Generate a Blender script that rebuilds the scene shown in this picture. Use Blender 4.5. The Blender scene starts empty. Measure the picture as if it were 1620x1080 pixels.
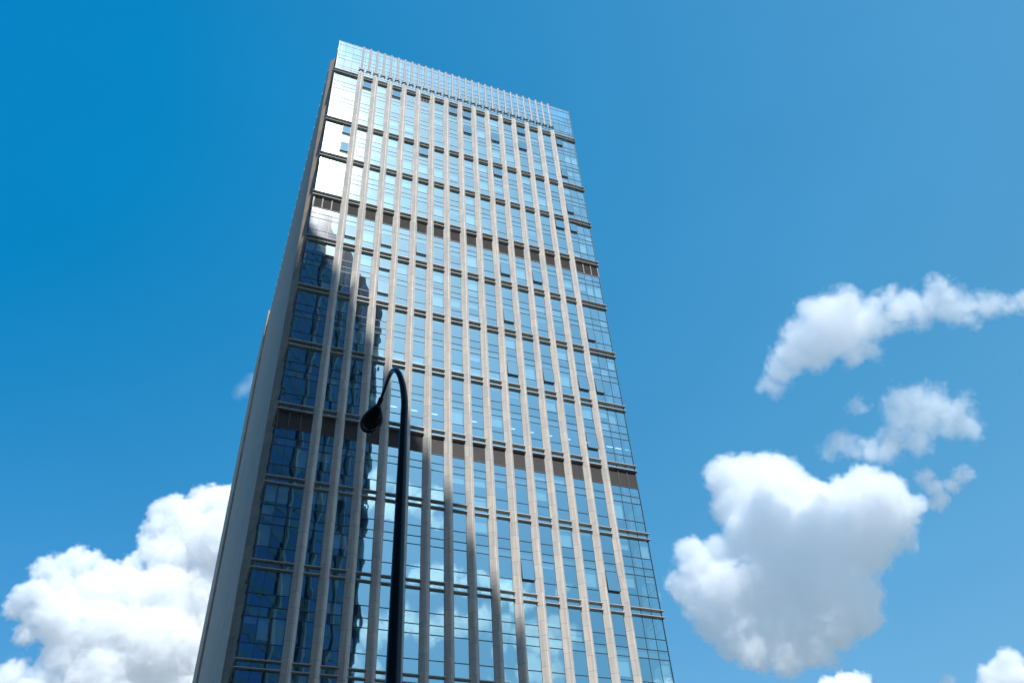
import bpy, math, random
from mathutils import Vector, Matrix, noise
R = math.radians
rnd = random.Random(11)
scene = bpy.context.scene
COL = scene.collection

# ------------------------------------------------------------------ helpers
class MB:
    def __init__(s): s.v = []; s.f = []
    def quad(s, a, b, c, d):
        n = len(s.v); s.v += [tuple(a), tuple(b), tuple(c), tuple(d)]; s.f.append((n, n+1, n+2, n+3))
    def prism(s, poly, z0, z1):
        """poly: ccw list of (x, y); capped prism"""
        n = len(s.v); m = len(poly)
        s.v += [(x, y, z0) for x, y in poly] + [(x, y, z1) for x, y in poly]
        s.f.append(tuple(n+i for i in reversed(range(m)))); s.f.append(tuple(n+m+i for i in range(m)))
        for i in range(m):
            j = (i+1) % m; s.f.append((n+i, n+j, n+m+j, n+m+i))
    def box(s, x0, x1, y0, y1, z0, z1): s.prism([(x0, y0), (x1, y0), (x1, y1), (x0, y1)], z0, z1)
    def sweep(s, path, prof, closed_caps=True):
        """path: list of (point, sidevec, upvec); prof: list of (a, b)"""
        n = len(s.v); m = len(prof)
        for P, A, B in path:
            for a, b in prof: s.v.append(tuple(Vector(P) + Vector(A)*a + Vector(B)*b))
        for k in range(len(path)-1):
            for i in range(m):
                j = (i+1) % m; s.f.append((n+k*m+i, n+k*m+j, n+(k+1)*m+j, n+(k+1)*m+i))
        if closed_caps:
            s.f.append(tuple(n+i for i in reversed(range(m)))); s.f.append(tuple(n+(len(path)-1)*m+i for i in range(m)))
    def tube(s, pts, rad, seg=12):
        path = []; up = Vector((1, 0, 0))
        for i, p in enumerate(pts):
            a = Vector(pts[max(i-1, 0)]); b = Vector(pts[min(i+1, len(pts)-1)]); t = (b-a).normalized()
            A = (up - t*up.dot(t)).normalized(); B = t.cross(A); up = A
            r = rad[i] if isinstance(rad, (list, tuple)) else rad
            path.append((p, A*r, B*r))
        s.sweep(path, [(math.cos(2*math.pi*k/seg), math.sin(2*math.pi*k/seg)) for k in range(seg)])
    def build(s, name, mat, parent=None, smooth=False, **props):
        me = bpy.data.meshes.new(name); me.from_pydata(s.v, [], s.f); me.update()
        if smooth:
            for p in me.polygons: p.use_smooth = True
        me.materials.append(mat)
        o = bpy.data.objects.new(name, me); COL.objects.link(o)
        if parent is not None:
            o.parent = parent
            off = Vector((0, 0, 0)); q = parent
            while q is not None: off += q.location; q = q.parent
            o.location = -off
        for k, v in props.items(): o[k] = v
        return o

def empty(name, loc, **props):
    o = bpy.data.objects.new(name, None); o.location = loc; COL.objects.link(o)
    for k, v in props.items(): o[k] = v
    return o

def new_mat(name):
    m = bpy.data.materials.new(name); m.use_nodes = True; nt = m.node_tree; nt.nodes.clear()
    out = nt.nodes.new('ShaderNodeOutputMaterial'); return m, nt, out
def N(nt, typ, ins=None, **attrs):
    n = nt.nodes.new(typ)
    for k, v in attrs.items(): setattr(n, k, v)
    for k, v in (ins or {}).items():
        if isinstance(v, bpy.types.NodeSocket): nt.links.new(v, n.inputs[k])
        else: n.inputs[k].default_value = v
    return n
def MT(nt, op, a, b=None, c=None):
    ins = {0: a}
    if b is not None: ins[1] = b
    if c is not None: ins[2] = c
    return N(nt, 'ShaderNodeMath', ins, operation=op).outputs[0]

# ------------------------------------------------------------------ materials
def stone_mat(name, col, joint=1.32, vary=.09, zoff=0.0, xjoint=None):
    m, nt, out = new_mat(name)
    geo = N(nt, 'ShaderNodeNewGeometry'); sep = N(nt, 'ShaderNodeSeparateXYZ', {0: geo.outputs['Position']})
    zz = MT(nt, 'DIVIDE', MT(nt, 'ADD', sep.outputs[2], zoff), joint)
    fr = MT(nt, 'FRACT', zz); fl = MT(nt, 'FLOOR', zz)
    j = MT(nt, 'LESS_THAN', fr, .022/joint)
    cell = N(nt, 'ShaderNodeCombineXYZ', {0: MT(nt, 'FLOOR', MT(nt, 'MULTIPLY', sep.outputs[0], 1/1.054)), 1: MT(nt, 'FLOOR', MT(nt, 'MULTIPLY', sep.outputs[1], .7)), 2: fl})
    wn = N(nt, 'ShaderNodeTexWhiteNoise', {0: cell.outputs[0]})
    n1 = N(nt, 'ShaderNodeTexNoise', {'Vector': geo.outputs['Position'], 'Scale': 1.1, 'Detail': 6, 'Roughness': .6})
    mp = N(nt, 'ShaderNodeMapping', {0: geo.outputs['Position'], 3: (3.0, 3.0, .12)})
    n2 = N(nt, 'ShaderNodeTexNoise', {'Vector': mp.outputs[0], 'Scale': 1.6, 'Detail': 4})
    n3 = N(nt, 'ShaderNodeTexNoise', {'Vector': geo.outputs['Position'], 'Scale': 26, 'Detail': 3})
    v = MT(nt, 'ADD', MT(nt, 'MULTIPLY', MT(nt, 'SUBTRACT', wn.outputs[0], .5), vary*1.6), 1.0)
    v = MT(nt, 'MULTIPLY', v, MT(nt, 'ADD', MT(nt, 'MULTIPLY', MT(nt, 'SUBTRACT', n1.outputs[0], .5), .26), 1.0))
    v = MT(nt, 'MULTIPLY', v, MT(nt, 'ADD', MT(nt, 'MULTIPLY', MT(nt, 'SUBTRACT', n2.outputs[0], .5), .6), 1.0))
    v = MT(nt, 'MULTIPLY', v, MT(nt, 'ADD', MT(nt, 'MULTIPLY', MT(nt, 'SUBTRACT', n3.outputs[0], .5), .16), 1.0))
    v = MT(nt, 'MULTIPLY', v, MT(nt, 'SUBTRACT', 1.0, MT(nt, 'MULTIPLY', j, .6)))
    warm = N(nt, 'ShaderNodeMix', {0: wn.outputs[0], 6: (*col, 1), 7: (col[0]*1.06, col[1]*.99, col[2]*.92, 1)}, data_type='RGBA')
    c = N(nt, 'ShaderNodeVectorMath', {0: warm.outputs[2], 3: v}, operation='SCALE')
    b = N(nt, 'ShaderNodeBsdfPrincipled', {'Base Color': c.outputs[0], 'Roughness': .62, 'Specular IOR Level': .35})
    bp = N(nt, 'ShaderNodeBump', {'Strength': .25, 'Distance': .01, 'Height': n3.outputs[0]}); nt.links.new(bp.outputs[0], b.inputs['Normal'])
    nt.links.new(b.outputs[0], out.inputs[0]); return m

def simple(name, col, rough=.5, metal=0.0, nscale=3.0, namp=.15, spec=.5):
    m, nt, out = new_mat(name)
    geo = N(nt, 'ShaderNodeNewGeometry')
    n1 = N(nt, 'ShaderNodeTexNoise', {'Vector': geo.outputs['Position'], 'Scale': nscale, 'Detail': 5})
    v = MT(nt, 'ADD', MT(nt, 'MULTIPLY', MT(nt, 'SUBTRACT', n1.outputs[0], .5), namp*2), 1.0)
    c = N(nt, 'ShaderNodeVectorMath', {0: col, 3: v}, operation='SCALE')
    b = N(nt, 'ShaderNodeBsdfPrincipled', {'Base Color': c.outputs[0], 'Roughness': rough, 'Metallic': metal, 'Specular IOR Level': spec})
    nt.links.new(b.outputs[0], out.inputs[0]); return m

def glass_mat(name, refl=(.60, .95, 1.0), tint=(.72, .92, .95), base=.57, wave=.0042, haze=.009, hazer=.15):
    """coated facade glass: sharp reflection with a slight waviness, a little dirt haze, tinted see-through rest"""
    m, nt, out = new_mat(name)
    geo = N(nt, 'ShaderNodeNewGeometry')
    mp = N(nt, 'ShaderNodeMapping', {0: geo.outputs['Position'], 3: (1.0, 1.0, .55)})
    n1 = N(nt, 'ShaderNodeTexNoise', {'Vector': mp.outputs[0], 'Scale': .95, 'Detail': 1.0, 'Roughness': .4})
    bp = N(nt, 'ShaderNodeBump', {'Strength': 1.0, 'Distance': wave, 'Height': n1.outputs[0]})
    ior = MT(nt, 'SUBTRACT', 1.5, MT(nt, 'MULTIPLY', geo.outputs['Backfacing'], 1.5-1/1.5))   # a thin pane: same from both sides
    fr = N(nt, 'ShaderNodeFresnel', {'IOR': ior, 'Normal': bp.outputs[0]})
    fac = MT(nt, 'MINIMUM', MT(nt, 'ADD', MT(nt, 'MULTIPLY', fr.outputs[0], 1-base), base), 1.0)
    pv = N(nt, 'ShaderNodeMix', {0: geo.outputs['Random Per Island'], 6: (*[r*.88 for r in refl], 1), 7: (*refl, 1)}, data_type='RGBA')
    g = N(nt, 'ShaderNodeBsdfGlossy', {'Color': pv.outputs[2], 'Roughness': 0.0, 'Normal': bp.outputs[0]})
    g2 = N(nt, 'ShaderNodeBsdfGlossy', {'Color': (.95, .97, 1, 1), 'Roughness': hazer})
    t = N(nt, 'ShaderNodeBsdfTransparent', {'Color': (*tint, 1)})
    m1 = N(nt, 'ShaderNodeMixShader', {0: fac, 1: t.outputs[0], 2: g.outputs[0]})
    m2 = N(nt, 'ShaderNodeMixShader', {0: haze, 1: m1.outputs[0], 2: g2.outputs[0]})
    nt.links.new(m2.outputs[0], out.inputs[0]); return m

def emit_mat(name, col, s):
    m, nt, out = new_mat(name)
    e = N(nt, 'ShaderNodeEmission', {0: (*col, 1), 1: s}); nt.links.new(e.outputs[0], out.inputs[0]); return m

STONE = stone_mat('beige_stone', (.66, .628, .588))
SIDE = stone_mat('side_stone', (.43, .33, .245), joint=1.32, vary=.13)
FINM = simple('pale_metal_panel', (.31, .295, .29), .6, nscale=2, namp=.06)
PALE_STRIP = simple('pale_edge_strip', (.72, .69, .66), .4, nscale=2, namp=.05)
LEDGE = simple('satin_metal_ledge', (.42, .39, .36), .42, .1, 2, .08)
FRAME = simple('dark_window_frame', (.045, .06, .075), .45, .2, 4, .1)
GASKET = simple('black_gasket', (.012, .014, .016), .6)
GLASS = glass_mat('facade_glass')
GLASSC = glass_mat('parapet_glass', base=.60, tint=(.8, .95, .97))
CEIL = simple('ceiling_board', (.30, .33, .33), .9, nscale=.6, namp=.25)
CORE = simple('office_core', (.16, .16, .16), .9, nscale=.35, namp=.7)
BLIND = simple('fabric_blind', (.86, .87, .86), .9, nscale=14, namp=.06)
ROOF = simple('roof_membrane', (.30, .30, .29), .9)
DARKBAR = simple('dark_curved_bar', (.05, .05, .05), .5, .4)

def louvre_mat():
    m, nt, out = new_mat('brown_louvre')
    b = N(nt, 'ShaderNodeBsdfPrincipled', {'Base Color': (.075, .069, .065, 1), 'Roughness': .5, 'Metallic': .0})
    nt.links.new(b.outputs[0], out.inputs[0]); return m
LOUV = louvre_mat()

# ------------------------------------------------------------------ the office tower
PITCH = 2.101; X0 = 3.41; PW = .86            # first pier's left edge, pier width
GX0, GX1, GY = .22, 36.80, .28                 # glass corner, glass corner, glass plane
def pier_x(i): return X0 + PITCH*i            # left base edge of pier i, 0..14
def bay_x(b):
    if b == 0: return GX0, X0+.03
    if b == 15: return pier_x(14)+PW-.03, GX1
    return pier_x(b-1)+PW-.03, pier_x(b)+.03
def upper(k): return 100.7-8*k if k >= 0 else 112.9
ZT, ZG = 121.1, 0.0
tower = empty('office_tower', (18.5, .5, 0), label='tall beige stone and blue glass office tower with close-set piers up its front', category='office tower')

# piers
for i in range(15):
    x = pier_x(i); mb = MB(); c = x+PW*.60
    prof = [(x, GY+.12), (x, GY-.03), (c-.06, -.11), (c-.035, -.08), (c+.03, -.08), (c+.05, -.11), (x+PW, GY-.03), (x+PW, GY+.12)]
    mb.prism(prof, ZG, 113.55)
    p = mb.build('pier', STONE, tower)
    tm = MB(); xe = x+PW-.012; tm.prism([(xe-.13, GY-.135), (xe-.10, GY-.15), (xe, GY-.02), (xe, GY+.1), (xe-.03, GY+.1)], ZG, 113.5)  # paler strip up the right edge of the pier
    tm.build('edge_strip', PALE_STRIP, p)

# crown fins and the dark curved bars beside their feet
for j in range(29):
    x = pier_x(0)+PW/2 + PITCH/2*j; mb = MB()
    mb.prism([(x-.17, GY-.03), (x-.15, GY-.09), (x, GY-.13), (x+.15, GY-.09), (x+.17, GY-.03)], 114.75, ZT+.10)
    mb.prism([(x-.10, GY-.05), (x, GY-.12), (x+.10, GY-.05)], ZT+.10, ZT+.24)
    f = mb.build('crown_fin', FINM, tower)
    for s in (-1, 1):
        b = MB(); pts = []
        for t in range(9):
            a = R(-75+150*t/8)
            pts.append((x+s*(.40-.19*math.cos(a)), GY-.14, 114.78+.27*math.sin(a)))
        b.tube(pts, .075, 6); b.build('curved_bar', DARKBAR, f)

# rows of panes of a module: list of (ztop, zbottom, kind)
def rows(k):
    lo = upper(k)-.65; r = []; z = lo
    n = 3 if k < 0 else 2
    zend = upper(k+1)
    for f in range(n):
        last = f == n-1
        r.append((z, z-2.1, 'L', f)); z -= 2.1
        if last: r.append((z, zend, 'M', f))
        else:
            r.append((z, z-1.04, 'M', f)); z -= 1.04
            r.append((z, z-.81, 'S', f)); z -= .81
    r.append((zend, zend-.65, 'T', n))
    return r
OPEN = {(0,0,0),(0,0,1),(0,3,0),(1,-1,0),(1,2,1),(3,-1,0),(3,2,1),(3,3,0),(3,3,1),(5,0,0),(5,2,1),(7,-1,0),(8,-1,0),(8,-1,1),(10,-1,1),(10,0,0),(10,2,1),(10,3,1),(10,4,1),(10,7,1),(12,-1,0),(12,-1,1),(12,2,1),(12,4,1),(14,1,0),(14,4,1),(14,5,1),(14,7,1),(15,-1,0),(15,-1,2),(15,0,1),(15,1,0),(15,3,1),(15,4,1)}

def pane(mb, x0, x1, z0, z1, y=GY):
    g = .012; a = rnd.gauss(0, .0017); b = rnd.gauss(0, .0017)
    w, h = (x1-x0)/2, (z1-z0)/2
    def P(x, z, sx, sz): return (x, y + a*w*sx + b*h*sz, z)
    mb.quad(P(x0+g, z0+g, -1, -1), P(x1-g, z0+g, 1, -1), P(x1-g, z1-g, 1, 1), P(x0+g, z1-g, -1, 1))

win_rest = MB(); frame_rest = MB(); blind_rest = MB()
blinds = []
def cols_of(b):
    x0, x1 = bay_x(b); n = 3 if b in (0, 15) else 1
    return [(x0+(x1-x0)*i/n, x0+(x1-x0)*(i+1)/n) for i in range(n)]

def casement(x0, x1, z0, z1):
    """a top-hung sash pushed out at its foot, over the dark opening"""
    a = R(4.6); h = z1-z0-.04
    def T(x, d, t):                                  # d down the sash, t outward
        return (x, GY-.03-math.sin(a)*d-math.cos(a)*t, z1-.02-math.cos(a)*d+math.sin(a)*t)
    fr = MB()
    def bar(xa, xb, da, db):
        n = len(fr.v)
        for t in (-.02, .045):
            for (x, d) in ((xa, da), (xb, da), (xb, db), (xa, db)): fr.v.append(T(x, d, t))
        fr.f += [(n, n+1, n+2, n+3), (n+7, n+6, n+5, n+4)] + [(n+i, n+4+i, n+4+(i+1) % 4, n+(i+1) % 4) for i in range(4)]
    e = .045
    bar(x0+.03, x1-.03, 0, e); bar(x0+.03, x1-.03, h-e, h); bar(x0+.03, x0+.03+e, e, h-e); bar(x1-.03-e, x1-.03, e, h-e)
    o = fr.build('open_casement', FRAME, tower)
    gl = MB(); gl.quad(T(x0+.06, h-e, .03), T(x1-.06, h-e, .03), T(x1-.06, e, .03), T(x0+.06, e, .03))
    gl.build('sash_glass', GLASS, o)
    for xx in (x0+.05, x1-.05):                       # a stay on each side
        hs = MB(); hs.tube([Vector((xx, GY+.02, z0+.45)), Vector(T(xx, h-.12, 0))], .014, 5); hs.build('window_stay', GASKET, o)

for k in range(-1, 12):
    for b in range(16):
        if k == -1: keep = False
        else: keep = 4 <= k <= 9
        wm = MB(); fm = MB()
        cols = cols_of(b)
        for (zt, zb, kind, f) in rows(k):
            if zb < 2: continue
            if kind == 'L' and f == 0 and k in (2, 6): continue      # louvre storey
            for ci, (xa, xb) in enumerate(cols):
                is_open = (b, k, f) in OPEN and kind == 'L' and ((b == 0 and ci == 2) or (b == 15 and ci == 0) or 0 < b < 15)
                if b == 5 and k == -1 and f == 0 and kind == 'L':
                    pane(wm, xa, xb, zb, zt-.95); continue
                if is_open: casement(xa, xb, zb, zt); continue
                pane(wm, xa, xb, zb, zt)
                if kind == 'L':
                    p = .50 if k < 4 else .32
                    if k in (0, 1) and b > 12: p = .3
                    if rnd.random() < p:
                        drop = rnd.choice((.5, .9, 1.25, 1.7, 2.05, 2.05)); blinds.append((k, xa, xb, zt, drop))
                if kind == 'M' and rnd.random() < .10: blinds.append((k, xa, xb, zt, 1.0))
        # transoms and mullions, proud of the glass
        x0, x1 = bay_x(b)
        for (zt, zb, kind, f) in rows(k):
            if zb < 2: continue
            fm.box(x0, x1, GY-.035, GY+.05, zb-.028, zb+.028)
            if kind == 'T': fm.box(x0, x1, GY-.03, GY+.05, zt-.02, zt+.02)
        top, bot = upper(k), max(upper(k+1)-.65, 2)
        xs = [cols[0][0]+.02] + [c[1] for c in cols[:-1]] + [cols[-1][1]-.02]
        if len(cols) > 1: hw = .02
        else: hw = .02
        for xx in xs: fm.box(xx-hw, xx+hw, GY-.025, GY+.045, bot, top-.65)
        if keep:
            w = wm.build('window', GLASS, tower); fm.build('window_frame', FRAME, w)
        else:
            for src, dst in ((wm, win_rest), (fm, frame_rest)):
                n = len(dst.v); dst.v += src.v; dst.f += [tuple(i+n for i in q) for q in src.f]
wr = win_rest.build('window', GLASS, tower, kind='stuff')
frame_rest.build('window_frame', FRAME, wr, kind='stuff')
# strip between the top double ledge
mbx = MB(); 
for b in range(16):
    for xa, xb in cols_of(b): pane(mbx, xa, xb, 112.25, 112.9)
mbx.build('spandrel_glass', GLASS, tower)

blinds.sort(key=lambda q: -q[0] if q[0] <= 9 else 5)
for i, (k, xa, xb, zt, drop) in enumerate(blinds):
    mb = MB() if i < 100 else blind_rest
    mb.box(xa+.08, xb-.08, GY+.17+rnd.random()*.1, GY+.19+rnd.random()*.01+.1, zt-drop, zt-.03)
    if i < 100: mb.build('roller_blind', BLIND, tower)
blind_rest.build('roller_blind', BLIND, tower, kind='stuff')

# louvre panels: storeys 2 and 6, plus the small vent high up
def louvre(x0, x1, z0, z1, n=None):
    mb = MB(); n = n or int((z1-z0)/.115)
    for i in range(n):
        z = z0+(z1-z0)*(i+.5)/n
        mb.sweep([((x0, GY, z), (0, 1, 0), (0, 0, 1)), ((x1, GY, z), (0, 1, 0), (0, 0, 1))], [(-.03, -.05), (.0, -.056), (.03, .045), (.01, .05)])
    mb.box(x0, x1, GY+.12, GY+.16, z0, z1)
    return mb
for k in (2, 6):
    z1 = upper(k)-.66; z0 = z1-2.05
    for b in range(16):
        x0, x1 = bay_x(b)
        mb = louvre(x0+.02, x1-.02, z0, z1)
        p = mb.build('louvre_panel', LOUV, tower)
        tr = MB(); tr.box(x0, x1, GY-.05, GY+.05, z0-.06, z0+.01)
        if b in (0, 15):
            c = cols_of(b)
            for xx in (c[0][1], c[1][1]) + ((c[0][0]+.08,) if b == 0 else (c[2][1]-.06,)): tr.box(xx-.055, xx+.055, GY-.07, GY+.03, z0+.01, z1)
        tr.build('louvre_trim', FINM if k == 2 else LOUV, p)
xa, xb = bay_x(5); mb = louvre(xa+.02, xb-.02, 111.32, 112.22, 7); p = mb.build('vent_grille', LOUV, tower)
tr = MB()
for q in (0, 1, 2, 3): xx = xa+.04+(xb-xa-.08)*q/3; tr.box(xx-.02, xx+.02, GY-.06, GY+.02, 111.34, 112.2)
tr.box(xa, xb, GY-.055, GY+.02, 111.28, 111.34); tr.box(xa, xb, GY-.055, GY+.02, 111.74, 111.78); tr.build('vent_trim', FINM, p)

# double ledges: rounded metal bars between the piers, wrapping round the corners
LP = [(0, -.035), (.03, -.055), (.5, -.055), (.5, .055), (.06, .055), (.012, .03)]
led_rest = MB()
def add_ledge(mb, b, z):
    x0, x1 = bay_x(b); U = (0, 0, 1)
    prof = [(y if y < .2 else GY-.01, zz) for y, zz in LP]
    if b == 0:
        path = [((0, 2.9, z), (1, 0, 0), U), ((0, 0, z), (1, 1, 0), U), ((x1, 0, z), (0, 1, 0), U)]
        path[0] = ((0, 2.9, z), (.68, 0, 0), U); path[1] = ((0, 0, z), (.70, 1, 0), U)
    elif b == 15:
        path = [((x0, 0, z), (0, 1, 0), U), ((37.0, 0, z), (-.67, 1, 0), U), ((37.0, 2.9, z), (-.67, 0, 0), U)]
    else:
        path = [((x0, 0, z), (0, 1, 0), U), ((x1+.06, 0, z), (0, 1, 0), U)]
    mb.sweep(path, prof)
for k in range(-1, 12):
    for b in range(16):
        mb = MB() if 4 <= k <= 9 else led_rest
        for z in (upper(k), upper(k)-.65): add_ledge(mb, b, z)
        if mb is not led_rest: mb.build('double_ledge', LEDGE, tower)
led_rest.build('double_ledge', LEDGE, tower, kind='stuff')

# crown glazing
cr = MB(); cf = MB()
zr = [113.0, 113.85, 114.4, 116.35, 117.3, 118.45, 120.25, ZT-.05]
for b in range(16):
    x0, x1 = bay_x(b)
    if b == 0: cc = cols_of(0)
    elif b == 15: cc = cols_of(15)
    else: cc = [(x0, x1)]
    for a, c in zip(zr[:-1], zr[1:]):
        for xa, xb in cc: pane(cr, xa, xb, a, c)
for i in range(15): 
    for a, c in zip(zr[:-1], zr[1:]):
        if a > 113.4: pane(cr, pier_x(i)+.03, pier_x(i)+PW-.03, a, c)
for z in zr[1:]: cf.box(GX0, GX1, GY-.03, GY+.05, z-.025, z+.025)
for xx in (GX0+.02, GX1-.02, GX0+.45, GX1-.45): cf.box(xx-.025, xx+.025, GY-.025, GY+.045, 113.0, ZT-.1)
g = cr.build('crown_glazing', GLASSC, tower); cf.build('glazing_bar', FRAME, g)

# side returns of glass and the stone flanks
for s, gx in ((0, GX0), (1, GX1)):
    sg = MB(); sf = MB(); z = ZT-.05
    while z > 3:
        zb = max(z-2.0, 2)
        for ya, yb in ((GY, 1.55), (1.55, 2.75)):
            if s == 0: sg.quad((gx, yb, zb+.01), (gx, ya, zb+.01), (gx, ya, z-.01), (gx, yb, z-.01))
            else: sg.quad((gx, ya, zb+.01), (gx, yb, zb+.01), (gx, yb, z-.01), (gx, ya, z-.01))
        x0, x1 = (gx-.03, gx+.04) if s == 0 else (gx-.04, gx+.03)
        sf.box(x0, x1, GY+.01, 2.8, zb-.03, zb+.03); z = zb
    sf.box(gx-.04, gx+.04, GY-.04, GY+.04, 2, ZT); sf.box(gx-.03, gx+.03, 1.52, 1.58, 2, ZT)
    g = sg.build('side_glazing', GLASS, tower); sf.build('glazing_bar', FRAME, g)

ZS = 120.5
sw = MB()
sw.prism([(.42, 2.55), (.62, 2.55), (.62, 58), (-.42, 58), (-.42, 3.6)], 0, ZS)
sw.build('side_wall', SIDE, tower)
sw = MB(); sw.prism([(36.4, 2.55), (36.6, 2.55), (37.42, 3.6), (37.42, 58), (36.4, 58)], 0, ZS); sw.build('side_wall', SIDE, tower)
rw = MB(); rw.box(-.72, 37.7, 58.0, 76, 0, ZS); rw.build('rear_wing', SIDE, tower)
cp = MB()
for i in range(26): y = 5.0+i*2.08; cp.box(-.46, -.425, y, y+.3, ZS-.7, ZS+.02)
cp.build('coping_block', FINM, tower)
rf = MB(); rf.box(.7, 36.3, .7, 57.9, 116.9, 117.3); rf.build('roof', ROOF, tower)

# interior: one slab per storey (its underside is the ceiling seen from below), core wall
n_sl = 0
for k in range(-1, 12):
    for (zt, zb, kind, f) in rows(k):
        if kind in 'S' or kind == 'T':
            if zb < 3: continue
            mb = MB(); mb.box(.6, 36.4, GY+.12, 14, zb-.0, zt-.02); mb.build('floor_slab', CEIL, tower)
mb = MB(); mb.box(.64, 36.3, 8.5, 9.0, 0, 116.5); mb.build('core_wall', CORE, tower)
mb = MB()
LAMP = emit_mat('lit_strip_light', (.85, .95, 1.0), 2.2)
for b in range(3, 16):
    for xa, xb in cols_of(b): mb = MB(); mb.box(xa+.15, xb-.2, GY+1.5, GY+1.6, 56.04, 56.08); mb.build('ceiling_light', LAMP, tower)

# ------------------------------------------------------------------ the neighbouring tower behind the camera (seen in the glass, shades the street)
def neighbour():
    A, B, B2, A2 = Vector((3.5, -66)), Vector((29, -101)), Vector((8.8, -115.7)), Vector((-16.7, -80.7))
    root = empty('glass_tower', (6, -91, 0), label="dark blue glass tower with pale fins, mirrored in the office tower's left bays", category='tower')
    dark = simple('dark_blue_glass', (.010, .075, .19), .06, .9, .05, .5, 1.0)
    teal = simple('teal_spandrel', (.012, .06, .09), .15, .5, .1, .4, 1.0)
    pale = simple('pale_fin', (.20, .24, .28), .5)
    H = 173
    m = MB(); m.prism([tuple(p) for p in (A, A2, B2, B)], 0, H); m.build('curtain_wall', dark, root)
    for (P, Q) in ((A2, A), (A, B), (B, B2)):
        d = (Q-P); L = d.length; d.normalize(); n = Vector((-d.y, d.x))
        if n.dot(P-Vector((6, -91))) < 0: n = -n
        m = MB(); z = 6.0
        while z < H-1:
            a = P+n*.06; b = Q+n*.06; a2 = P-n*.05; b2 = Q-n*.05
            m.prism([tuple(a2), tuple(b2), tuple(b), tuple(a)] if (b2-a2).cross(a-a2) > 0 else [tuple(a), tuple(b), tuple(b2), tuple(a2)], z, z+1.2); z += 4
        m.build('spandrel_band', teal, root)
        m = MB(); t = 0.0; i = 0
        while t <= L+.01:
            w = .7 if i % 6 == 0 else .12; o = .6 if i % 6 == 0 else .14
            c = P+d*t; q = [c-d*w/2, c+d*w/2, c+d*w/2+n*o, c-d*w/2+n*o]
            if (q[1]-q[0]).cross(q[3]-q[0]) < 0: q.reverse()
            m.prism([tuple(v) for v in q], 4, H+(1.2 if i % 6 == 0 else 0)); t += L/4; i += 6
        m.build('upright_fin', pale, root)
neighbour()
def block(name, label, x0, x1, y0, y1, H, col, step):  # unseen blocks, added to hold back the sky's fill light on the tower
    root = empty(name, ((x0+x1)/2, (y0+y1)/2, 0), label=label, category='sky blocker')
    wall = simple(name+'_render_wall', col, .8); gl = simple(name+'_window_glass', (.02, .03, .04), .15)
    m = MB(); m.box(x0, x1, y0, y1, 0, H); m.build('wall', wall, root)
    m = MB(); m.box(x0-.8, x1+.8, y0-.8, y1+.8, H, H+1.2); m.build('parapet', wall, root)
    for (a, b, c, d) in ((x1-.05, x1+.06, y0+1.5, y1-1.5), (x0-.06, x0+.05, y0+1.5, y1-1.5), (x0+1.5, x1-1.5, y1-.05, y1+.06), (x0+1.5, x1-1.5, y0-.06, y0+.05)):
        m = MB(); z = 5
        while z < H-3: m.box(a, b, c, d, z, z+step*.5); z += step
        m.build('window_band', gl, root)
block('sky_blocker', 'dark grey banded block out of frame, added to cut sky fill, behind the camera to the left', -105, -25, -112, -70, 150, (.10, .095, .09), 4)
block('sky_blocker', 'brown banded block out of frame, added to keep sky light off the side wall, across the street to the left', -112, -52, -58, -22, 112, (.13, .105, .085), 3.6)
block('sky_blocker', 'sand coloured banded block out of frame, added to cut sky fill, behind the camera to the right', 92, 165, -78, -60, 150, (.14, .125, .10), 3.8)

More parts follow.
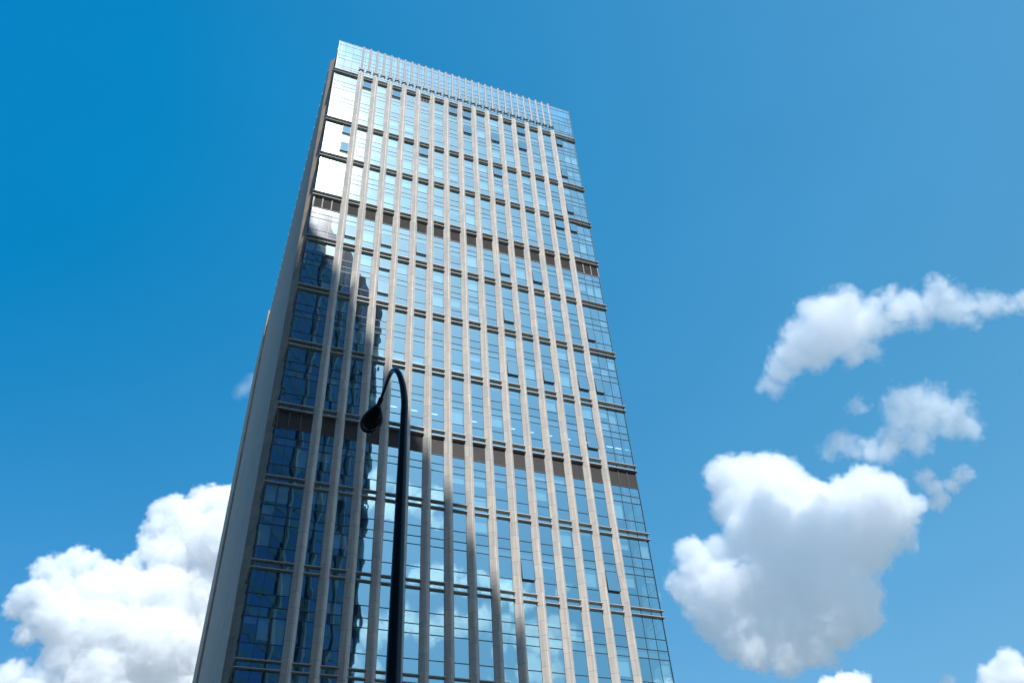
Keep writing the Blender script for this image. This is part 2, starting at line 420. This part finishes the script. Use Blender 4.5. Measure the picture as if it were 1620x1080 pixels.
# ------------------------------------------------------------------ street lamp
def street_lamp():
    root = empty('street_lamp', (-1.85, -55, 0), label='black gooseneck street lamp standing dark in front of the tower', category='street lamp')
    paint = simple('dark_blue_black_paint', (.018, .028, .042), .35, .1, 6, .2)
    blk = simple('black_housing', (.012, .012, .013), .45)
    lens = simple('smoked_lens', (.03, .03, .03), .15)
    P = [(-1.855, -55, 0), (-1.855, -55, 3), (-1.853, -55, 6), (-1.847, -54.997, 8.5), (-1.845, -54.995, 8.9), (-1.860, -54.97, 9.15), (-1.879, -54.943, 9.32), (-1.912, -54.90, 9.50), (-1.942, -54.84, 9.61), (-1.965, -54.74, 9.69), (-1.976, -54.62, 9.725), (-1.972, -54.42, 9.745), (-1.963, -54.22, 9.75), (-1.958, -54.04, 9.745), (-1.960, -53.90, 9.74)]
    rr = [.11, .10, .078, .050, .047, .045, .043, .040, .037, .034, .031, .028, .026, .025, .024]
    # catmull-rom refinement
    pts, rad = [], []
    for i in range(len(P)-1):
        p0, p1, p2, p3 = [Vector(P[max(0, min(len(P)-1, i+j))]) for j in (-1, 0, 1, 2)]
        for s in range(5):
            t = s/5; pts.append(.5*((2*p1)+(p2-p0)*t+(2*p0-5*p1+4*p2-p3)*t*t+(3*p1-p0-3*p2+p3)*t**3)); rad.append(rr[i]+(rr[i+1]-rr[i])*t)
    pts.append(Vector(P[-1])); rad.append(rr[-1])
    m = MB(); m.tube(pts, rad, 20); m.build('pole', paint, root, True)
    m = MB(); m.tube([(-1.855, -55, 0), (-1.855, -55, .05), (-1.855, -55, .051), (-1.855, -55, .9), (-1.855, -55, .98)], [.24, .24, .15, .15, .11], 20); m.build('base_flange', paint, root)
    m = MB(); m.tube([(-1.958, -54.03, 9.745), (-1.960, -53.80, 9.738)], .036, 14); m.build('collar', blk, root, True)
    # teardrop luminaire head, lying along the arm, seen from below
    N_, M_ = 22, 24; hd = MB(); c0 = Vector((-1.960, -53.90, 9.735)); ax = Vector((-.012, 1, -.035)).normalized(); L = .70
    side = Vector((1, .012, 0)); up = side.cross(ax).normalized()
    if up.z < 0: up = -up
    path = []
    for i in range(N_+1):
        t = i/N_; w = .035 + .133*math.sin(min(1, t/.62)*math.pi/2)**1.3 if t < .62 else .168*math.sqrt(max(0, 1-((t-.62)/.38)**2))
        h = .05+.06*math.sin(math.pi*min(1, t*1.1))
        w = max(w, .004); h = max(h*min(1, w/.06), .004)
        path.append((c0+ax*L*t, side*w, up*h))
    hd.sweep(path, [(math.cos(2*math.pi*q/M_), math.sin(2*math.pi*q/M_)*(1.0 if math.sin(2*math.pi*q/M_) > 0 else .45)) for q in range(M_)])
    head = hd.build('lamp_head', blk, root, True)
    ln = MB(); lp = []
    for i in range(13):
        t = i/12; w = .12*math.sqrt(max(0.002, 1-(2*t-1)**2)); lp.append((c0+ax*(.30+.28*t)-up*.028, side*w, up*.022))
    ln.sweep(lp, [(math.cos(2*math.pi*q/20), math.sin(2*math.pi*q/20)) for q in range(20)]); ln.build('lens', lens, head, True)
    cl = MB(); cl.box(-1.90, -1.88, -53.70, -53.64, 9.67, 9.72); cl.box(-1.93, -1.90, -53.24, -53.21, 9.66, 9.70); cl.build('clip', simple('clip_metal', (.5, .5, .5), .3, .8), head)
street_lamp()

# ------------------------------------------------------------------ ground
def ground():
    m, nt, out = new_mat('city_ground')
    geo = N(nt, 'ShaderNodeNewGeometry'); n1 = N(nt, 'ShaderNodeTexNoise', {'Vector': geo.outputs['Position'], 'Scale': .05, 'Detail': 8})
    cr = N(nt, 'ShaderNodeValToRGB', {0: n1.outputs[0]}); cr.color_ramp.elements[0].color = (.13, .15, .13, 1); cr.color_ramp.elements[1].color = (.26, .26, .26, 1)
    b = N(nt, 'ShaderNodeBsdfPrincipled', {'Base Color': cr.outputs[0], 'Roughness': .9}); nt.links.new(b.outputs[0], out.inputs[0])
    g = MB(); g.box(-9000, 9000, -9000, 9000, -.5, -.02); g.build('ground', m, kind='structure')
    asp = simple('asphalt', (.05, .05, .052), .9, nscale=8, namp=.3); pav = stone_mat('paving', (.085, .08, .075), joint=.6)
    g = MB(); g.box(-300, 300, -52, -38, -.1, .0); g.build('road', asp, kind='structure')
    g = MB(); g.box(-300, 300, -64.9, -52, -.1, .13); g.build('pavement', pav, kind='structure')
    g = MB(); g.box(-300, 300, -38, 90, -.1, .13); g.build('plaza', pav, kind='structure')
    w = simple('road_paint', (.75, .75, .72), .7)
    g = MB()
    for i in range(-20, 21): g.box(i*6, i*6+3, -45.07, -44.93, .0, .006)
    g.build('road_marking', w, kind='structure')
ground()

# ------------------------------------------------------------------ clouds: real volumes of droplets, a few kilometres off
def cloud_mat(name, dens, aniso):
    m, nt, out = new_mat(name)
    pv = N(nt, 'ShaderNodeVolumePrincipled', {'Color': (.9965, .9975, .9990, 1), 'Density': dens, 'Anisotropy': aniso})
    nt.links.new(pv.outputs[0], out.inputs['Volume']); return m
def cloud(name, label, az, el, dist, px, blobs, res=110, edge=10, amp=34, cell=75, dens=.03, wisp=0.0, amp2=0.0, aniso=0.0, shells=((.12, .35), (.5, .65), (.85, .6)), wcell=160, cat='cloud', flat=0.75, seed=0.0, group=None):
    """az/el (degrees) and distance of the cloud's middle; blobs (x, up, depth, radius) in units of px metres"""
    a, e = R(az), R(el)
    d = Vector((math.sin(a)*math.cos(e), math.cos(a)*math.cos(e), math.sin(e))); c = d*dist
    X = Vector((math.cos(a), -math.sin(a), 0)); Z = X.cross(d); Y = d
    me = bpy.data.meshes.new(name); o = bpy.data.objects.new(name, me); COL.objects.link(o)
    Mx = Matrix((X, Y, Z)).transposed().to_4x4(); Mx.translation = c; o.matrix_world = Mx
    o['label'] = label; o['category'] = cat
    if group: o['group'] = group
    g = bpy.data.node_groups.new(name, 'GeometryNodeTree'); g.interface.new_socket('Geometry', in_out='OUTPUT', socket_type='NodeSocketGeometry')
    B = [(x*px, y*px, z*px, r*px) for x, z, y, r in blobs]
    pad = amp*1.1+edge+wisp*.5
    lo = [min(b[i]-b[3]*(flat if i == 1 else 1) for b in B)-pad for i in range(3)]; hi = [max(b[i]+b[3]*(flat if i == 1 else 1) for b in B)+pad for i in range(3)]
    pos = N(g, 'GeometryNodeInputPosition').outputs[0]
    sd = None
    for b in B:
        p = N(g, 'ShaderNodeVectorMath', {0: pos, 1: b[:3]}, operation='DISTANCE').outputs['Value']
        q = MT(g, 'SUBTRACT', p, b[3])
        sd = q if sd is None else N(g, 'ShaderNodeMath', {0: sd, 1: q, 2: .35*min(b[3], 60)}, operation='SMOOTH_MIN').outputs[0]
    off = N(g, 'ShaderNodeVectorMath', {0: pos, 1: (seed*517, seed*311, seed*97)}, operation='ADD').outputs[0]
    wn = N(g, 'ShaderNodeTexNoise', {'Vector': off, 'Scale': 1/wcell, 'Detail': 3.0})
    wv = N(g, 'ShaderNodeVectorMath', {0: N(g, 'ShaderNodeVectorMath', {0: wn.outputs['Color'], 1: (.5, .5, .5)}, operation='SUBTRACT').outputs[0], 3: wcell*.6}, operation='SCALE')
    wp = N(g, 'ShaderNodeVectorMath', {0: off, 1: wv.outputs[0]}, operation='ADD').outputs[0]
    vo = N(g, 'ShaderNodeTexVoronoi', {'Vector': wp, 'Scale': 1/cell, 'Detail': 4.0, 'Roughness': .6, 'Lacunarity': 2.3}, feature='F1', normalize=False)
    bl = MT(g, 'MULTIPLY', MT(g, 'SUBTRACT', vo.outputs['Distance'], .95), amp)
    sd = MT(g, 'ADD', sd, bl)
    if amp2:
        v2 = N(g, 'ShaderNodeTexVoronoi', {'Vector': wp, 'Scale': 2.9/cell, 'Detail': 2.0, 'Roughness': .6, 'Lacunarity': 2.3}, feature='F1', normalize=False)
        sd = MT(g, 'ADD', sd, MT(g, 'MULTIPLY', MT(g, 'SUBTRACT', v2.outputs['Distance'], .75), amp2*1.6))
    if wisp:
        n2 = N(g, 'ShaderNodeTexNoise', {'Vector': wp, 'Scale': 1/(cell*1.2), 'Detail': 6.0, 'Roughness': .62})
        sd = MT(g, 'ADD', sd, MT(g, 'MULTIPLY', MT(g, 'SUBTRACT', n2.outputs[0], .5), wisp*2))
    de = N(g, 'ShaderNodeMapRange', {'Value': sd, 'From Min': edge, 'From Max': -edge, 'To Min': 0.0, 'To Max': 1.0}, interpolation_type='SMOOTHSTEP').outputs[0]
    size = [h-l for l, h in zip(lo, hi)]; vs = max(size)/res
    vc = N(g, 'GeometryNodeVolumeCube', {'Density': de, 'Min': tuple(lo), 'Max': tuple(hi), 'Resolution X': max(8, int(size[0]/vs)), 'Resolution Y': max(8, int(size[1]/vs)), 'Resolution Z': max(8, int(size[2]/vs))})
    jn = g.nodes.new('GeometryNodeJoinGeometry'); ms = []
    for th, fr in shells:                          # nested skins: thin droplets outside, denser towards the core
        vm = N(g, 'GeometryNodeVolumeToMesh', {'Volume': vc.outputs[0], 'Threshold': th}); ms.append(cloud_mat(name+'_droplets', dens*fr, aniso))
        sm = N(g, 'GeometryNodeSetMaterial', {'Geometry': vm.outputs[0], 'Material': ms[-1]}); g.links.new(sm.outputs[0], jn.inputs[0])
    go = g.nodes.new('NodeGroupOutput'); g.links.new(jn.outputs[0], go.inputs[0])
    md = o.modifiers.new('cloud', 'NODES'); md.node_group = g
    dg = bpy.context.evaluated_depsgraph_get(); hull = bpy.data.meshes.new_from_object(o.evaluated_get(dg), depsgraph=dg)
    o.modifiers.clear(); bpy.data.node_groups.remove(g)
    import numpy as np
    nv, nf = len(hull.vertices), len(hull.polygons)
    co = np.empty(nv*3, np.float32); hull.vertices.foreach_get('co', co); co = co.reshape(-1, 3)
    mi = np.empty(nf, np.int32); hull.polygons.foreach_get('material_index', mi); ls = np.empty(nf, np.int32); hull.polygons.foreach_get('loop_start', ls); lt = np.empty(nf, np.int32); hull.polygons.foreach_get('loop_total', lt)
    lv = np.empty(len(hull.loops), np.int32); hull.loops.foreach_get('vertex_index', lv)
    names = [m.name if m else '' for m in hull.materials]
    for i, m in enumerate(ms):
        if m.name not in names: continue
        sel = np.nonzero(mi == names.index(m.name))[0]
        if not len(sel): continue
        faces = [lv[ls[k]:ls[k]+lt[k]] for k in sel]; used = np.unique(np.concatenate(faces)); mp = np.zeros(nv, np.int32); mp[used] = np.arange(len(used))
        me2 = bpy.data.meshes.new(name); me2.from_pydata(co[used].tolist(), [], [mp[f].tolist() for f in faces]); me2.materials.append(m)
        for p in me2.polygons: p.use_smooth = True
        if i == 0: o.data = me2
        else:
            ch = bpy.data.objects.new('cloud_core', me2); COL.objects.link(ch); ch.parent = o
    return o

cloud('cloud', 'largest cloud right of the tower, white on top with a grey underside', 42.82, 26.44, 2500, 1.0,
      [(-101, 294, 132, 73), (-50, 299, 141, 62), (5, 275, 126, 71), (52, 276, 133, 57), (55, 216, 107, 81), (-13, 214, 88, 88), (-50, 244, 103, 71), (106, 165, 89, 76), (122, 113, 47, 84), (198, 157, 70, 61), (263, 169, 94, 67), (308, 136, 65, 63), (320, 80, 47, 59), (246, 81, 39, 90), (-100, 200, 100, 78), (-33, 116, 41, 119), (64, 40, 26, 116), (178, 29, 28, 98), (311, 33, 17, 42), (269, 15, 12, 48), (-167, 87, 47, 62), (-253, 102, 41, 56), (-241, 43, 29, 75), (-305, 26, 15, 51), (-283, -8, -8, 51), (-175, -15, -25, 93), (-61, -33, 3, 132), (63, -61, -32, 111), (137, -102, -46, 59), (168, -61, -23, 51), (-153, -118, -53, 83), (-45, -141, -55, 98), (50, -144, -78, 83), (131, -139, -62, 71), (168, -101, -52, 53), (-230, -86, -31, 72), (-203, -147, -66, 58), (-146, -179, -104, 62), (-74, -208, -118, 58), (-1, -201, -111, 55), (-274, -52, -17, 47), (362, 86, 41, 39), (312, -5, -1, 32), (227, -9, -9, 54)], res=200, dens=0.019, amp=22, cell=46, edge=10, amp2=11, seed=1.3)
cloud('cloud', 'small ragged cloud just right of the large white cloud', 54.34, 28.58, 2500, 1.0,
      [(-32, 34, 0, 30), (-24, 5, -1, 30), (-18, -23, -2, 27), (14, -4, 1, 27), (44, 10, 1, 27), (56, 12, 4, 24), (-40, -35, 2, 24)], res=90, dens=0.02, amp=14, cell=28, edge=9, amp2=8, wisp=18, seed=2.1)
cloud('cloud', 'stretched wispy cloud with a trailing tail, highest one on the right', 55.25, 38.36, 2500, 1.0,
      [(-148, 133, 12, 47), (-112, 96, 16, 77), (-98, 51, 22, 77), (-193, 77, 7, 64), (-176, 31, -13, 63), (-246, 44, 12, 58), (-287, 15, 13, 48), (-327, -10, 9, 39), (-54, 106, 2, 56), (-40, 42, 8, 62), (-44, -22, -7, 39), (-94, -17, 9, 43), (9, 74, 2, 43), (50, 72, -5, 39), (53, 24, -10, 39), (88, 45, 8, 39), (101, 1, 11, 37), (14, 30, -11, 45), (59, 46, 9, 49), (96, 35, -2, 42), (126, 16, -8, 40), (163, -2, -5, 38), (196, -19, 6, 37), (218, -29, 7, 34), (248, -38, -9, 32), (176, 59, 2, 34), (183, 24, -10, 37), (141, 36, 4, 32), (182, -30, -3, 34), (205, -50, 7, 32), (237, -33, 9, 32), (268, -46, 0, 32), (301, -60, 9, 32), (331, -72, -4, 33)], res=170, dens=0.014, amp=18, cell=40, edge=17, amp2=11, wisp=42, seed=4.0)
cloud('cloud', 'thin ragged cloud drifting above the large white cloud', 53.22, 32.19, 2500, 1.0,
      [(35, 79, -12, 47), (80, 69, 3, 47), (113, 73, -11, 37), (18, 41, -9, 50), (66, 21, -3, 53), (121, 17, 3, 42), (150, -21, -8, 38), (115, -30, -11, 40), (164, -44, 7, 34), (-16, 1, -5, 44), (30, -26, 12, 44), (-51, -21, 10, 41), (-152, 37, -3, 40), (-126, 12, -1, 41), (-183, 27, 0, 35), (-91, -16, 4, 41), (99, 40, 3, 47), (129, 0, 1, 42), (-37, -9, 3, 41), (-68, 113, 8, 29), (162, 21, 0, 33)], res=140, dens=0.011, amp=20, cell=36, edge=16, amp2=12, wisp=42, seed=5.5)
cloud('cloud', 'huge piled white cumulus left of the tower at the lower left', -3.21, 25.20, 2500, 1.0,
      [(149, 343, 80, 60), (110, 328, 87, 57), (196, 323, 65, 74), (38, 300, 66, 52), (1, 290, 83, 42), (1, 249, 61, 48), (84, 250, 63, 75), (171, 227, 23, 98), (-11, 198, 46, 41), (52, 175, 47, 80), (-22, 158, 27, 37), (-40, 123, 34, 40), (-73, 113, 31, 35), (-106, 110, 17, 33), (-138, 131, 35, 37), (-167, 122, 29, 46), (-199, 108, 31, 39), (-238, 90, 18, 42), (-191, 63, 24, 60), (-122, 57, 25, 67), (-233, 40, -5, 44), (-256, 29, -5, 41), (-271, -3, 4, 41), (-225, -19, 11, 50), (-31, 62, 2, 76), (63, 60, 12, 103), (173, 75, 26, 112), (-158, -18, -14, 79), (-51, -34, -18, 98), (73, -49, -28, 121), (218, -63, -27, 123), (-231, -65, -14, 37), (-133, -104, -35, 63), (-38, -136, -43, 101), (103, -167, -19, 118), (240, -178, -86, 117), (-156, -150, -36, 45), (-220, -143, -30, 37), (-240, -161, -46, 42), (-189, -194, -60, 52), (-120, -203, -35, 75), (-243, -193, -58, 46), (257, 189, 25, 99), (292, 59, 9, 113), (325, -98, -9, 109), (16, -228, -87, 98)], res=215, dens=0.032, amp=22, cell=46, edge=9, amp2=13, seed=7.7)
cloud('cloud', 'bright puffy cloud cut by the bottom edge, below the large white one', 44.39, 19.15, 1500, 1.0,
      [(-21, 7, -3, 24), (1, 10, -2, 23), (18, 10, 4, 21), (30, 9, -1, 17), (-8, -11, 7, 32), (18, -16, -5, 26), (-40, -8, -2, 24)], res=110, dens=0.09, amp=8, cell=17, edge=4, amp2=4, seed=8.8)
cloud('cloud', 'cloud tucked in the bottom right corner of the sky', 51.72, 18.15, 2500, 1.0,
      [(7, 5, 2, 26), (36, 12, 7, 28), (64, 20, -1, 34), (8, -24, -6, 39), (58, -22, -11, 47), (-81, 12, 0, 16), (-96, -2, -3, 19)], res=120, dens=0.04, amp=12, cell=28, edge=9, amp2=5, wisp=8, seed=9.3)
cloud('cloud', 'small torn cloud scrap hanging at the lower right corner of the largest cloud', 44.18, 21.00, 2500, 1.0,
      [(5, 11, 3, 21), (24, 20, 3, 20), (-16, -3, -3, 23), (-34, -20, -2, 20), (38, 23, 2, 17), (-19, -31, 1, 18)], res=80, dens=0.012, amp=10, cell=24, edge=10, amp2=6, wisp=14, seed=3.9)
cloud('cloud', 'tiny faint cloud scrap beside the right edge of the tower', 32.76, 26.37, 2500, 1.0,
      [(1, 13, 3, 25), (12, -2, -1, 20), (-14, -10, -3, 24)], res=60, dens=0.008, amp=8, cell=20, edge=10, amp2=4, wisp=10, seed=3.3)
cloud('cloud', 'faint wisp of cloud beside the left edge of the tower', 1.07, 40.25, 2500, 1.0,
      [(-9, -10, -2, 24), (8, 8, 3, 26), (22, 25, -2, 26), (-20, -22, -1, 19)], res=60, dens=0.004, amp=8, cell=22, edge=14, amp2=4, wisp=14, seed=6.1)
cloud('cloud', 'upper cloud mirrored in the glass of the middle bays, over the street', 165.84, 33.63, 2500, 1.0,
      [(136, -5, -2, 40), (84, 13, -2, 44), (50, 50, -2, 37), (-23, 24, 11, 44), (-92, 4, -9, 44), (-51, -20, -11, 37), (11, -21, 11, 41), (-116, -46, 7, 30)], res=120, dens=0.01, amp=18, cell=36, edge=10, amp2=7, wisp=12, aniso=0.55, seed=12.1)
cloud('cloud', 'broken cloud bank mirrored lower in the glass of the office tower', 159.21, 28.06, 2500, 1.0,
      [(206, 44, 10, 35), (152, 32, -2, 43), (99, 39, 13, 47), (55, 10, 9, 37), (2, 8, -6, 38), (-42, -20, 6, 42), (-94, -40, 8, 40), (-147, -51, 3, 29), (-229, -21, 0, 26)], res=150, dens=0.01, amp=20, cell=40, edge=10, amp2=7, wisp=12, aniso=0.55, seed=13.1)
cloud('cloud', 'broad soft cloud mirrored lowest in the glass of the office tower', 160.77, 24.61, 2500, 1.0,
      [(319, 55, -6, 45), (250, 36, -5, 52), (180, 58, -9, 55), (111, 47, -14, 55), (41, 56, 3, 53), (-29, 58, -6, 49), (-99, 47, 9, 46), (-176, 19, -14, 52), (-238, -9, 13, 56), (-182, -72, 6, 48), (-251, -84, 10, 42), (-301, 14, 8, 35), (-97, -20, 8, 35), (-111, -102, 2, 38), (316, -35, -13, 44), (250, -62, 5, 31)], res=140, dens=0.007, amp=26, cell=60, edge=14, amp2=9, wisp=26, aniso=0.55, seed=14.1)
cloud('cloud', 'small cloud mirrored at the bottom of the right corner glass', 147.86, 20.87, 2500, 1.0,
      [(27, -4, -4, 19), (-3, 9, -2, 16), (-24, -5, 2, 23)], res=70, dens=0.03, amp=10, cell=24, edge=10, amp2=4, aniso=0.55, seed=15.1)

# ------------------------------------------------------------------ sky and sun
SUN = Vector((.0347, -.5832, .8116)).normalized()
w = bpy.data.worlds.new("World"); scene.world = w; w.use_nodes = True
nt = w.node_tree; nt.nodes.clear(); out = nt.nodes.new('ShaderNodeOutputWorld')
sky = N(nt, 'ShaderNodeTexSky', sky_type='NISHITA'); sky.sun_disc = False
sky.sun_elevation = math.asin(SUN.z); sky.sun_rotation = math.atan2(SUN.x, SUN.y); sky.air_density = 1.0; sky.dust_density = .6; sky.ozone_density = 2.5; sky.altitude = 0
# the same sky, a little deeper and bluer away from the sun, hazier towards the right (east)
ma = N(nt, 'ShaderNodeVectorMath', {0: sky.outputs[0], 1: (1.05, .90, .72), 2: (-.056/.12, .146/.12, .378/.12)}, operation='MULTIPLY_ADD')
tc = N(nt, 'ShaderNodeTexCoord'); sx = N(nt, 'ShaderNodeSeparateXYZ', {0: tc.outputs['Generated']})
lat = MT(nt, 'SUBTRACT', sx.outputs[0], .38)
lv = N(nt, 'ShaderNodeVectorMath', {0: (.065/.12, .085/.12, .05/.12), 3: lat}, operation='SCALE')
ad = N(nt, 'ShaderNodeVectorMath', {0: ma.outputs[0], 1: lv.outputs[0]}, operation='ADD')
dt = N(nt, 'ShaderNodeVectorMath', {0: tc.outputs['Generated'], 1: SUN}, operation='DOT_PRODUCT').outputs['Value']
gl = N(nt, 'ShaderNodeMapRange', {'Value': dt, 'From Min': .82, 'From Max': 1.0, 'To Min': 1.0, 'To Max': 1.45}).outputs[0]
hz = N(nt, 'ShaderNodeTexNoise', {'Vector': N(nt, 'ShaderNodeMapping', {0: tc.outputs['Generated'], 3: (1.0, 1.6, 3.0)}).outputs[0], 'Scale': 2.2, 'Detail': 5.0, 'Roughness': .55}).outputs[0]
gl = MT(nt, 'MULTIPLY', gl, MT(nt, 'ADD', 1.0, MT(nt, 'MULTIPLY', MT(nt, 'SUBTRACT', hz, .5), .14)))   # faint unevenness of the haze
ag = N(nt, 'ShaderNodeVectorMath', {0: ad.outputs[0], 3: gl}, operation='SCALE')
mx = N(nt, 'ShaderNodeVectorMath', {0: ag.outputs[0], 1: (.02, .02, .02)}, operation='MAXIMUM')
mn = N(nt, 'ShaderNodeVectorMath', {0: mx.outputs[0], 1: (9.6, 11.3, 14.0)}, operation='MINIMUM')
bg = N(nt, 'ShaderNodeBackground', {0: mn.outputs[0], 1: .12}); nt.links.new(bg.outputs[0], out.inputs[0])
sl = bpy.data.lights.new('sun', 'SUN'); sl.energy = 5.0; sl.angle = R(.53); sl.color = (1, .975, .94)
so = bpy.data.objects.new('sun', sl); COL.objects.link(so); so.rotation_euler = (-SUN).to_track_quat('-Z', 'Y').to_euler()

# ------------------------------------------------------------------ camera
cd = bpy.data.cameras.new('camera'); cam = bpy.data.objects.new('camera', cd); COL.objects.link(cam); scene.camera = cam
yaw, pitch, roll = .412928502, .753679242, -.0766059945
f = Vector((math.sin(yaw)*math.cos(pitch), math.cos(yaw)*math.cos(pitch), math.sin(pitch)))
r = Vector((math.cos(yaw), -math.sin(yaw), 0)); u = r.cross(f)
c_, s_ = math.cos(roll), math.sin(roll); r2 = c_*r+s_*u; u2 = -s_*r+c_*u
M = Matrix((r2, u2, -f)).transposed().to_4x4(); M.translation = (-4.0231, -63.685, 1.6117); cam.matrix_world = M
cd.sensor_width = 36; cd.lens = 1356.614/1620*36; cd.clip_end = 30000; cd.clip_start = .1

scene.view_settings.view_transform = 'Standard'; scene.view_settings.look = 'None'; scene.view_settings.exposure = 0; scene.view_settings.gamma = 1
scene.render.engine = 'CYCLES'; cy = scene.cycles
cy.use_denoising = True; cy.max_bounces = 32; cy.diffuse_bounces = 4; cy.glossy_bounces = 6; cy.transparent_max_bounces = 12; cy.volume_bounces = 32; cy.sample_clamp_indirect = 6
